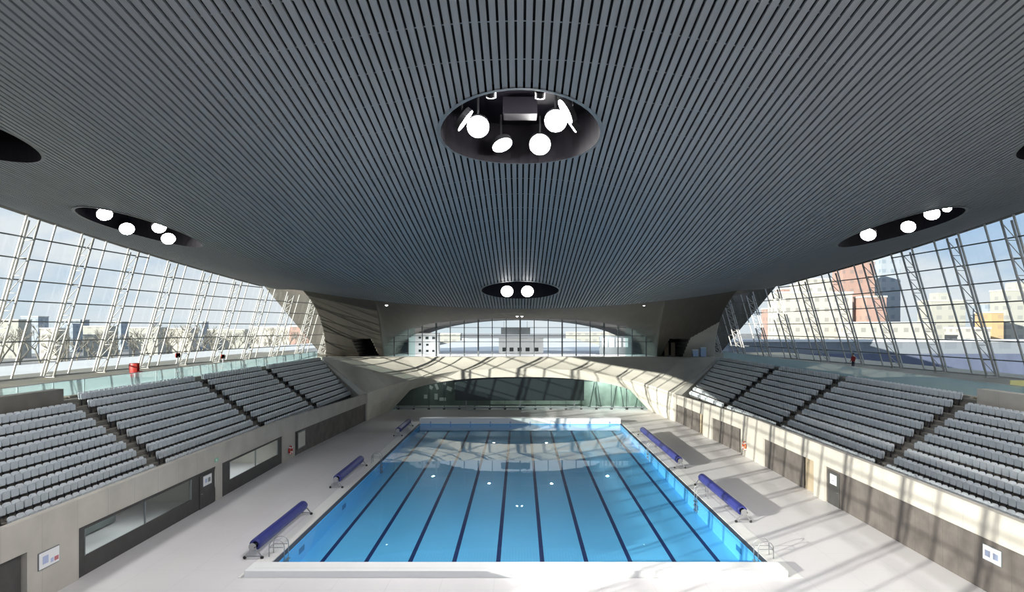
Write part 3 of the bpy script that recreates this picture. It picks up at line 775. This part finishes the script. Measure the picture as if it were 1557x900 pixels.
for k in range(5):
    x = 10.6+k*1.75
    t = thing('raking_brace', (x, 103.2+.5*(k % 2), 0), 'dark slanting brace, %s from the scoreboard, behind the right glazing' % ORD[k], 'brace', 'slanting braces behind the right glazing')
    m = MB(); m.bar((0, 0, 0), (.75 if k % 2 == 0 else -.6, 0, 3.8), .16, .16, 'greywall'); m.obj('strut', t); m = MB(); m.box(-.2, .2, -.2, .2, 0, .1, 'frame'); m.obj('foot', t)
def fill_light(name, x, y, z, e, size):   # unseen fill lights added to brighten the lobby rooms
    L = bpy.data.lights.new(name, 'AREA'); L.energy = e; L.size = size; lo = bpy.data.objects.new(name, L); COL.objects.link(lo); lo.location = (x, y, z)
for x in (-13, -4, 4, 12, 16): fill_light('lobby_fill', x, 102.6, 5.25, 70 if x < 0 else (220 if x < 10 else 480), .3)
# upper lobby furniture seen through the arched window
for x in (-14, -5, 5, 14): fill_light('upper_lobby_fill', x, 108.5, 11.6 if abs(x) > 9 else 12.8, 700, .3)  # fill added so the kiosks behind the arched window look lit
def kiosk(x0, x1, y, z1, name, label, wins, mat='white', d=2.5):
    t = thing(name, ((x0+x1)/2, y, ZF), label, 'kiosk'); xc = (x0+x1)/2
    m = MB(); m.box(x0-xc, x1-xc, 0, d, 0, z1-ZF, mat); m.obj('body', t)
    for (a, b, c, e) in wins:
        m = MB(); m.box(lerp(x0, x1, a)-xc, lerp(x0, x1, b)-xc, -.06, .02, (z1-ZF)*c, (z1-ZF)*e, 'screen'); m.obj('window', t)
    m = MB(); m.box(x0-xc-.08, x1-xc+.08, -.08, d+.08, z1-ZF, z1-ZF+.08, 'concrete_arch'); m.obj('roof', t)
kiosk(-18.7, -13.7, 113, 11.1, 'ticket_kiosk', 'white kiosk with small dark windows behind the left of the arched window',
      [(.35, .43, .75, .85), (.58, .68, .72, .85), (.8, .9, .72, .85), (.35, .43, .1, .22), (.6, .68, .1, .2), (.8, .88, .1, .2), (.35, .43, .42, .52), (.6, .68, .4, .5)])
kiosk(-3.7, 4.0, 117, 10.2, 'reception_counter', 'white reception block with a row of dark square openings, centre of the arched window',
      [(.08, .17, .12, .38), (.24, .33, .12, .38), (.42, .51, .12, .38), (.6, .69, .12, .38), (.8, .89, .12, .38)])
t = thing('hanging_screen', (-.8, 116, 10.95), 'blue-grey hanging screen above the white reception block', 'screen'); m = MB(); m.box(-2.5, 2.5, 0, .3, 0, 1.1, 'frame'); m.obj('panel', t)
m = MB(); [m.box(x-.03, x+.03, .1, .2, 1.1, 2.2, 'rail') for x in (-2, 2)]; m.obj('hanger', t)
t = thing('display_stand', (15.6, 111, ZF), 'dark framed stand with four bright white panels, right of the arched window', 'display stand')
m = MB(); m.box(-2.6, 2.6, 0, .15, 0, 3.0, 'frame'); m.obj('frame', t)
for k in range(4):
    m = MB(); x = -1.75+k*1.15; m.box(x-.4, x+.4, -.04, 0, 1.2, 2.7, 'white'); m.obj('panel', t)
for k, x in enumerate((22.6, 23.6)):
    m = MB(); m.box(x-.32, x+.32, 104.5, 104.6, ZF, ZF+2.1, 'tan'); o = m.obj('door_%d' % (3+k)); tag(o, 'pale door in the dark right opening', 'door', kind='structure'); m = MB(); m.box(x+.2, x+.26, 104.44, 104.5, ZF+1, ZF+1.1, 'rail'); m.obj('door_handle', o)
for k, (x, h_) in enumerate(((25.3, .95), (26.4, 1.25))):
    t = thing('storage_box', (x, 97.5, 7.9), ['smaller pale blue box standing at the right end of the bridge', 'taller pale blue box standing at the right end of the bridge'][k], 'box'); m = MB(); m.box(-.38, .38, 0, .7, 0, h_, 'paleblue'); kids_bevel(m.obj('body', t), .03); m = MB(); m.box(-.41, .41, -.03, .73, h_, h_+.08, 'white'); m.obj('lid', t)
# spotlights on the soffit
def spot(px, py, Y, two, label):
    p = at(px, py, Y); t = thing('soffit_spotlight', p, label, 'spotlight', 'small spotlights on the brown soffit')
    m = MB(); m.box(-.75 if two else -.4, .75 if two else .4, -.05, .5, -.08, .22, 'lamp'); m.obj('bracket', t)
    for x in ((-.35, .35) if two else (0,)):
        m = MB(); m.disc((x, -.1, 0), (0, -1, -.4), .22, 'lamp', 16, .3, 'lamp'); h = m.obj('lamp_head', t); m = MB(); m.disc((x, -.11, -.005), (0, -1, -.4), .19, SLENS, 16); m.obj('lens', h)
SLENS = glow('spot_lens', (1, 1, 1), 14)
spot(790, 480, 98.5, True, 'twin white spotlight at the crown of the brown soffit')
spot(588, 463, 84.5, False, 'tiny fitting under the ceiling edge, left of the far light well'); spot(979, 463, 84.5, False, 'tiny fitting under the ceiling edge, right of the far light well')
spot(613, 488, 98.5, False, 'white spotlight on the brown soffit left of the arched window'); spot(964, 487, 98.5, False, 'white spotlight on the brown soffit right of the arched window')

# ------------------------------------------------------------------ pool-side things
def reel(x, y0, y1, label):
    t = thing('pool_cover_reel', (x, (y0+y1)/2, 0), label, 'cover reel', 'blue pool cover reels'); h = (y1-y0)/2; zc = .68
    m = MB(); n = 28; rings = []
    for yy, rr in ((-h, .17), (-h, .29), (-h+.05, .30), (-h+.4, .31), (0, .30), (h-.4, .31), (h-.05, .30), (h, .29), (h, .17)):
        rings.append([(rr*math.cos(2*PI*k/n)*(1+.03*math.sin(5*2*PI*k/n)), yy, zc+rr*math.sin(2*PI*k/n)) for k in range(n+1)])
    m.grid(rings, 'cover'); m.obj('rolled_cover', t, smooth=True)
    m = MB(); m.tube([(0, -h-.35, zc), (0, h+.35, zc)], .06, 'rail', 10); m.obj('axle', t)
    for e in (-1, 1):
        y = e*(h+.22); m = MB()
        m.bar((-.5, y, .14), (.5, y, .14), .07, .07, 'rail'); m.bar((-.42, y, .14), (0, y, zc), .06, .06, 'rail'); m.bar((.42, y, .14), (0, y, zc), .06, .06, 'rail'); st = m.obj('end_stand', t)
        for xx in (-.45, .45):
            m = MB(); m.tube([(xx, y-.04, .085), (xx, y+.04, .085)], .085, 'black', 12); m.obj('castor', st)
    m = MB(); yy = -h-.38; m.disc((0, yy, zc), (0, -1, 0), .2, 'rail', 16, .03); m.tube([(.16, yy, zc), (.16, yy-.16, zc)], .02, 'black', 6); m.obj('crank_wheel', t)
reel(-13.95, 35.6, 43.5, 'long blue cover reel at the near left corner of the pool')
reel(-13.85, 51.2, 58.8, 'blue cover reel midway along the left side of the pool')
reel(-13.6, 75.5, 82.6, 'short-looking blue cover reel at the far left corner of the pool')
reel(13.85, 42.2, 51.6, 'blue cover reel on the near right side of the pool')
reel(13.7, 58.3, 75.8, 'longest blue cover reel, on the far right side of the pool')
def ladder(s, y, label):
    t = thing('pool_ladder', (s*PX, y, 0), label, 'ladder', 'steel pool ladders')
    for e in (-.32, .32):
        m = MB(); pts = [(-s*.06, e, -1.0), (-s*.06, e, .55)]
        for k in range(1, 9): a = PI*k/8; pts.append((s*(.34-.40*math.cos(a)), e, .55+.36*math.sin(a)))
        pts += [(s*.74, e, .55), (s*.74, e, .02)]
        m.tube(pts, .024, 'rail', 8); m.obj('rail', t, smooth=True)
    for z in (-.25, -.55, -.85):
        m = MB(); m.box(-.1-s*.06, .1-s*.06, -.32, .32, z-.02, z+.02, 'rail'); m.obj('tread', t)
    m = MB()
    for e in (-.32, .32): m.bar((0, e, .5), (s*.74, e, .5), .03, .03, 'rail')
    m.bar((s*.74, -.32, .5), (s*.74, .32, .5), .03, .03, 'rail'); m.obj('brace', t)
ladder(-1, 36.0, 'steel ladder beside the near left reel'); ladder(-1, 60.6, 'steel ladder just past the middle left reel')
ladder(1, 35.7, 'steel ladder at the near right corner casting long shadows'); ladder(1, 48.0, 'steel ladder beside the near right reel'); ladder(1, 66.0, 'steel ladder beside the longest right reel')

# ------------------------------------------------------------------ people and small things upstairs
def person(loc, rz, label):
    t = thing('person', loc, label, 'person', rz=rz)
    V = [(0, 0, .92), (0, 0, 1.15), (0, 0, 1.36), (0, .01, 1.47), (0, .02, 1.56), (0, .02, 1.68),
         (.10, 0, .86), (.12, .02, .48), (.12, -.01, .07), (.12, .14, .03), (-.10, 0, .86), (-.12, .06, .48), (-.13, -.03, .07), (-.13, .12, .03),
         (.19, 0, 1.36), (.25, .01, 1.08), (.25, .14, .90), (-.19, 0, 1.36), (-.25, .01, 1.08), (-.24, .14, .90), (.25, .19, .84), (-.24, .19, .84)]
    E = [(0, 1), (1, 2), (2, 3), (3, 4), (4, 5), (0, 6), (6, 7), (7, 8), (8, 9), (0, 10), (10, 11), (11, 12), (12, 13), (2, 14), (14, 15), (15, 16), (16, 20), (2, 17), (17, 18), (18, 19), (19, 21)]
    rad = [.14, .14, .16, .06, .085, .095, .095, .065, .045, .035, .095, .065, .045, .035, .07, .05, .035, .07, .05, .035, .03, .03]
    me = bpy.data.meshes.new('person'); me.from_pydata(V, E, []); o = bpy.data.objects.new('body', me); COL.objects.link(o); o.parent = t
    sk = o.modifiers.new('skin', 'SKIN')
    for i, r in enumerate(rad): me.skin_vertices[0].data[i].radius = (r, r*.85)
    me.skin_vertices[0].data[0].use_root = True
    sb = o.modifiers.new('sub', 'SUBSURF'); sb.levels = 1; sb.render_levels = 1
    bpy.context.view_layer.update()
    dg = bpy.context.evaluated_depsgraph_get(); nm = bpy.data.meshes.new_from_object(o.evaluated_get(dg)); o.modifiers.clear(); o.data = nm
    nm.materials.clear()
    for k in ('skin', 'jacket', 'trouser'): nm.materials.append(M[k])
    for p in nm.polygons:
        c = p.center; p.material_index = 0 if c.z > 1.46 or (abs(c.x) > .2 and c.z < .91) else (1 if c.z > .95 or abs(c.x) > .2 else 2); p.use_smooth = True
    m = MB(); rows = []
    for k in range(7):
        a = PI/2*k/6; rows.append([(.108*math.cos(a)*math.cos(2*PI*j/14), .005+.115*math.cos(a)*math.sin(2*PI*j/14), 1.69+.10*math.sin(a)) for j in range(15)])
    m.grid(rows, 'hair'); m.obj('hair', t, smooth=True)
person((34.2, 69.5, ZF), PI*.6, 'person in a red jacket standing behind the right balustrade')
def tub_chair(p, label):
    t = thing('tub_chair', p, label, 'chair'); t.scale = (1.25, 1.25, 1.35)
    m = MB(); n = 20; rows = []
    for z, r in ((.05, .30), (.1, .38), (.42, .42), (.44, .36)): rows.append([(r*math.cos(2*PI*k/n), r*math.sin(2*PI*k/n), z) for k in range(n+1)])
    m.grid(rows, 'red'); m.face([(.36*math.cos(2*PI*k/n), .36*math.sin(2*PI*k/n), .44) for k in range(n)], 'red'); m.obj('seat', t, smooth=True)
    m = MB(); rows = []
    for z, r0 in ((.40, .42), (.8, .46), (.95, .42)): rows.append([(r0*math.cos(PI*.5+PI*1.2*(k/12)), r0*math.sin(PI*.5+PI*1.2*(k/12)), z) for k in range(13)])
    m.grid(rows, 'red'); inn = [[(x*.84, y*.84, z) for x, y, z in r] for r in rows]; m.grid(inn, 'red'); m.grid([rows[-1], inn[-1]], 'red'); m.obj('backrest', t, smooth=True)
    m = MB(); m.tube([(0, 0, 0), (0, 0, .06)], .28, 'black', 14); m.obj('base', t)
tub_chair((-33.6, 59.2, ZF), 'round red tub chair on the left concourse behind the balustrade')
def signpost(p, h, r, label):
    t = thing('signpost', p, label, 'signpost', 'red-headed white posts on the left concourse')
    m = MB()
    for e in (-.55, .55): m.disc((0, e*r*1.6, h+.18), (1, 0, 0), r, 'red', 18, .08, 'red'); m.disc((.0, e*r*1.6, h+.18), (-1, 0, 0), r, 'red', 18)
    m.box(-.06, .0, -r*.9, r*.9, h+.1, h+.26, 'red'); m.obj('head', t)
    m = MB(); m.tube([(-.03, 0, .05), (-.03, 0, h+.1)], .06, 'white', 10); m.obj('pole', t); m = MB(); m.disc((0, 0, .06), (0, 0, 1), .36, 'red', 20, .06, 'red'); m.obj('base', t)
signpost((-33.5, 66.3, ZF), 1.5, .24, 'tall white post with a red head, middle of the left concourse'); signpost((-33, 75.2, ZF), 1.0, .24, 'shorter red-headed white post farther down the left concourse')
t = thing('standing_sign', (31.5, 42.9, ZF), 'pale yellow-green standing sign behind the right balustrade', 'sign'); m = MB(); m.box(-.45, .45, -.03, .03, .55, 1.05, 'yellow'); m.obj('board', t); m = MB(); [m.box(x-.03, x+.03, -.03, .03, 0, .55, 'black') for x in (-.3, .3)]; m.obj('leg_frame', t)

# ------------------------------------------------------------------ outdoors
m = MB(); m.face([(-900, -300, -1.6), (900, -300, -1.6), (900, 1500, -1.6), (-900, 1500, -1.6)], 'ground'); struct(m, 'ground', 'hazy ground outdoors')
m = MB(); m.box(-62, -47.0, -30, 330, -1.6, 7.45, 'plaza'); m.box(-22, 22, 126, 300, -1.6, 7.3, 'plaza'); struct(m, 'ground_plaza', 'bright raised terrace outside')
def facade_mat(name, col, win, sx, sz):
    m, nt, b = newmat(name); L = nt.links.new; b.inputs['Roughness'].default_value = .8
    tc = nt.nodes.new('ShaderNodeTexCoord'); sp = nt.nodes.new('ShaderNodeSeparateXYZ'); L(tc.outputs['Object'], sp.inputs[0]); ms = []
    ad0 = nt.nodes.new('ShaderNodeMath'); ad0.operation = 'ADD'; L(sp.outputs[0], ad0.inputs[0]); L(sp.outputs[1], ad0.inputs[1])
    for sock, s_, w_ in ((ad0.outputs[0], sx, .45), (sp.outputs[2], sz, .4)):
        d = nt.nodes.new('ShaderNodeMath'); d.operation = 'DIVIDE'; d.inputs[1].default_value = s_; L(sock, d.inputs[0])
        a = nt.nodes.new('ShaderNodeMath'); a.operation = 'ADD'; a.inputs[1].default_value = 1000; L(d.outputs[0], a.inputs[0])
        f = nt.nodes.new('ShaderNodeMath'); f.operation = 'FRACT'; L(a.outputs[0], f.inputs[0])
        l = nt.nodes.new('ShaderNodeMath'); l.operation = 'LESS_THAN'; l.inputs[1].default_value = w_; L(f.outputs[0], l.inputs[0]); ms.append(l)
    mu = nt.nodes.new('ShaderNodeMath'); mu.operation = 'MULTIPLY'; L(ms[0].outputs[0], mu.inputs[0]); L(ms[1].outputs[0], mu.inputs[1])
    mix = nt.nodes.new('ShaderNodeMix'); mix.data_type = 'RGBA'; L(mu.outputs[0], mix.inputs[0]); mix.inputs[6].default_value = (*col, 1); mix.inputs[7].default_value = (*win, 1)
    L(mix.outputs[2], b.inputs['Base Color']); return m
FM = dict(cream=facade_mat('cream_facade', (.56, .52, .45), (.36, .34, .31), 3, 3.1), brick=facade_mat('brick_facade', (.44, .28, .23), (.33, .24, .21), 3, 3.2),
          grey=facade_mat('grey_facade', (.38, .42, .46), (.28, .33, .38), 3.2, 3.4), blue=facade_mat('shed_facade', (.24, .26, .29), (.21, .23, .26), 6, 9),
          tan=facade_mat('tan_facade', (.44, .43, .38), (.34, .34, .32), 4, 3.3), orange=facade_mat('orange_facade', (.55, .38, .20), (.45, .33, .2), 4, 3.3))
def building(px0, px1, ytop, Y, mat, label, ybase=None, d=8, steps=0):
    x0, x1 = (px0-CX)*Y/F, (px1-CX)*Y/F; zt = H-(ytop-CY)*Y/F
    t = thing('city_building', ((x0+x1)/2, Y, -1.6), label, 'building', 'buildings seen through the glass walls'); w = (x1-x0)/2; h = zt+1.6
    m = MB(); m.box(-w, w, 0, d, 0, h, FM[mat]); m.obj('wall', t)
    m = MB(); m.box(-w-.2, w+.2, -.2, d+.2, h, h+.5, 'white' if mat in ('blue', 'cream') else 'concrete_arch'); m.obj('roof', t)
    if steps:
        m = MB(); m.box(-w*.45, w*.3, 1.5, d-1.5, h+.5, h+.5+steps, FM[mat]); m.obj('penthouse', t)
    return t
RB = [(1108, 1600, 520, 150, 'blue', 'long low blue-grey shed with a white roof edge beyond the right glass'),
      (1182, 1296, 446, 210, 'cream', 'broad cream apartment block beyond the right glass'),
      (1170, 1186, 470, 235, 'brick', 'small reddish block left of the broad cream apartments'),
      (1192, 1208, 440, 240, 'brick', 'narrow reddish tower rising behind the cream apartments'),
      (1222, 1300, 425, 260, 'cream', 'taller cream slab behind the broad apartment block'),
      (1282, 1330, 398, 230, 'brick', 'tall red-brown tower beyond the right glass'),
      (1318, 1348, 452, 205, 'brick', 'lower reddish block before the tall towers'),
      (1340, 1369, 360, 250, 'grey', 'tall blue-grey tower beside the red-brown tower'),
      (1296, 1420, 492, 190, 'cream', 'low pale block at the foot of the towers'),
      (1416, 1468, 458, 230, 'tan', 'pale green-grey block right of the towers'),
      (1462, 1506, 500, 200, 'cream', 'low cream block right of the pale green-grey block'),
      (1502, 1530, 462, 240, 'grey', 'grey block near the right edge'),
      (1508, 1526, 476, 215, 'orange', 'ochre house before the grey block near the right edge'),
      (1530, 1600, 442, 230, 'tan', 'tall cream-green block at the right edge')]
for i, b in enumerate(RB):
    t = building(*b, steps=2.5 if i in (1, 9, 13) else 0)
    if i == 0: m = MB(); m.box(-36, 36, -.5, -.1, 0, 7.9, 'hoarding'); m.obj('hoarding', t)['label'] = 'blue hoarding along the foot'
LB = [(-30, 28, 487, 300, 'tan', 'long pale block at the left edge'), (32, 58, 482, 360, 'grey', 'square grey block near the left edge'), (60, 86, 500, 280, 'cream', 'cream house right of the square grey block'),
      (92, 122, 487, 380, 'grey', 'grey-blue block behind the third truss bay on the left'), (126, 165, 497, 330, 'tan', 'wide tan block in the left skyline'), (172, 184, 490, 420, 'grey', 'small grey tower in the middle of the left skyline'),
      (196, 240, 499, 300, 'tan', 'low tan terrace in the middle of the left skyline'), (248, 290, 500, 340, 'cream', 'low cream terrace in the left skyline'), (298, 308, 490, 420, 'grey', 'slim grey tower in the left skyline'),
      (316, 372, 502, 320, 'tan', 'low tan block right of the slim grey tower'), (380, 440, 498, 300, 'cream', 'cream block near the far end of the left glass'), (440, 476, 497, 240, 'brick', 'reddish block by the far end of the left glass')]
for b in LB: building(*b)
FB = [(600, 700, 508, 330, 'tan', 'low tan hall outside beyond the arched window on the left'), (700, 860, 516, 400, 'cream', 'long cream hall outside beyond the arched window'), (862, 990, 506, 340, 'tan', 'tan hall outside beyond the arched window on the right')]
for b in FB: building(*b)
def tree_mesh(seed):
    r = random.Random(seed); m = MB(); m2 = MB()
    def grow(p, d, L, rad, dep):
        q = p+d*L; (m2 if dep else m).tube([p, q], [rad, rad*.65], 'bark', 5 if dep < 2 else 3, cap=False)
        if dep == 4: return
        for _ in range(3 if dep < 3 else 4):
            nd = (d+Vector((r.uniform(-.75, .75), r.uniform(-.75, .75), r.uniform(-.1, .5)))).normalized(); grow(q, nd, L*r.uniform(.58, .8), rad*.6, dep+1)
    grow(Vector((0, 0, 0)), Vector((0, 0, 1)), 3.4, .28, 0); return m, m2
protos = []
TL = ['bare tree', 'bare winter tree']
spots_ = [(-8, 140), (30, 175), (62, 162), (92, 178), (118, 138), (150, 190), (176, 145), (202, 196), (228, 172), (254, 205), (280, 155), (306, 215), (332, 165), (358, 225), (384, 175), (410, 230), (436, 185), (464, 225)]
for k, (px, Y) in enumerate(spots_):
    lab = 'bare winter tree beyond the left glass, %s from the left edge' % ORD[k]
    if k < 3:
        a, b = tree_mesh(k+3); t = thing('bare_tree', (0, 0, 0), lab, 'tree', 'bare trees beyond the left glass'); a.obj('trunk', t); b.obj('branches', t); protos.append(t)
    else: t = copy_tree(protos[k % 3])
    t['label'] = lab
    t.location = ((px-CX)*Y/F, Y, -1.6); s_ = R.uniform(1.25, 1.55); t.scale = (s_*1.15, s_*1.15, s_); t.rotation_euler = (0, 0, R.uniform(0, 6))

# ------------------------------------------------------------------ light
W = bpy.data.worlds.new('sky'); S.world = W; W.use_nodes = True; nt = W.node_tree; L = nt.links.new
bg = nt.nodes['Background']; tcn = nt.nodes.new('ShaderNodeTexCoord'); sp = nt.nodes.new('ShaderNodeSeparateXYZ'); L(tcn.outputs['Generated'], sp.inputs[0])
rp = nt.nodes.new('ShaderNodeValToRGB'); e = rp.color_ramp.elements
e[0].position = 0.0; e[0].color = (.74, .82, .88, 1); e[1].position = .5; e[1].color = (.20, .38, .72, 1); q = e.new(.16); q.color = (.36, .56, .85, 1)
L(sp.outputs[2], rp.inputs[0])
mp = nt.nodes.new('ShaderNodeMapping'); mp.inputs['Scale'].default_value = (1, 1, 2.6); L(tcn.outputs['Generated'], mp.inputs[0])
nz = nt.nodes.new('ShaderNodeTexNoise'); nz.inputs['Scale'].default_value = 3.2; nz.inputs['Detail'].default_value = 7; nz.inputs['Roughness'].default_value = .55; L(mp.outputs[0], nz.inputs['Vector'])
cr = nt.nodes.new('ShaderNodeValToRGB'); cr.color_ramp.elements[0].position = .46; cr.color_ramp.elements[1].position = .58; L(nz.outputs['Fac'], cr.inputs[0])
mx = nt.nodes.new('ShaderNodeMix'); mx.data_type = 'RGBA'; L(cr.outputs['Color'], mx.inputs[0]); L(rp.outputs['Color'], mx.inputs[6]); mx.inputs[7].default_value = (.86, .89, .93, 1)
L(mx.outputs[2], bg.inputs['Color']); bg.inputs['Strength'].default_value = 1.0
sun = bpy.data.lights.new('sun', 'SUN'); sun.energy = 9.5; sun.angle = math.radians(.3); sun.color = (1, .95, .86)
so = bpy.data.objects.new('sun', sun); COL.objects.link(so)
d = Vector((3.7, 3.1, -1.0)).normalized(); so.rotation_euler = d.to_track_quat('-Z', 'Y').to_euler(); so.location = (-60, -40, 40)
# ------------------------------------------------------------------ render view
S.view_settings.view_transform = 'Standard'; S.view_settings.look = 'None'; S.view_settings.gamma = 1; S.view_settings.exposure = 0.0; S.view_settings.use_curve_mapping = False
try:
    S.cycles.use_denoising = True; S.cycles.max_bounces = 8; S.cycles.diffuse_bounces = 4; S.cycles.glossy_bounces = 4; S.cycles.transparent_max_bounces = 24
    S.cycles.sample_clamp_indirect = 5; S.cycles.caustics_reflective = False; S.cycles.caustics_refractive = False
except Exception: pass
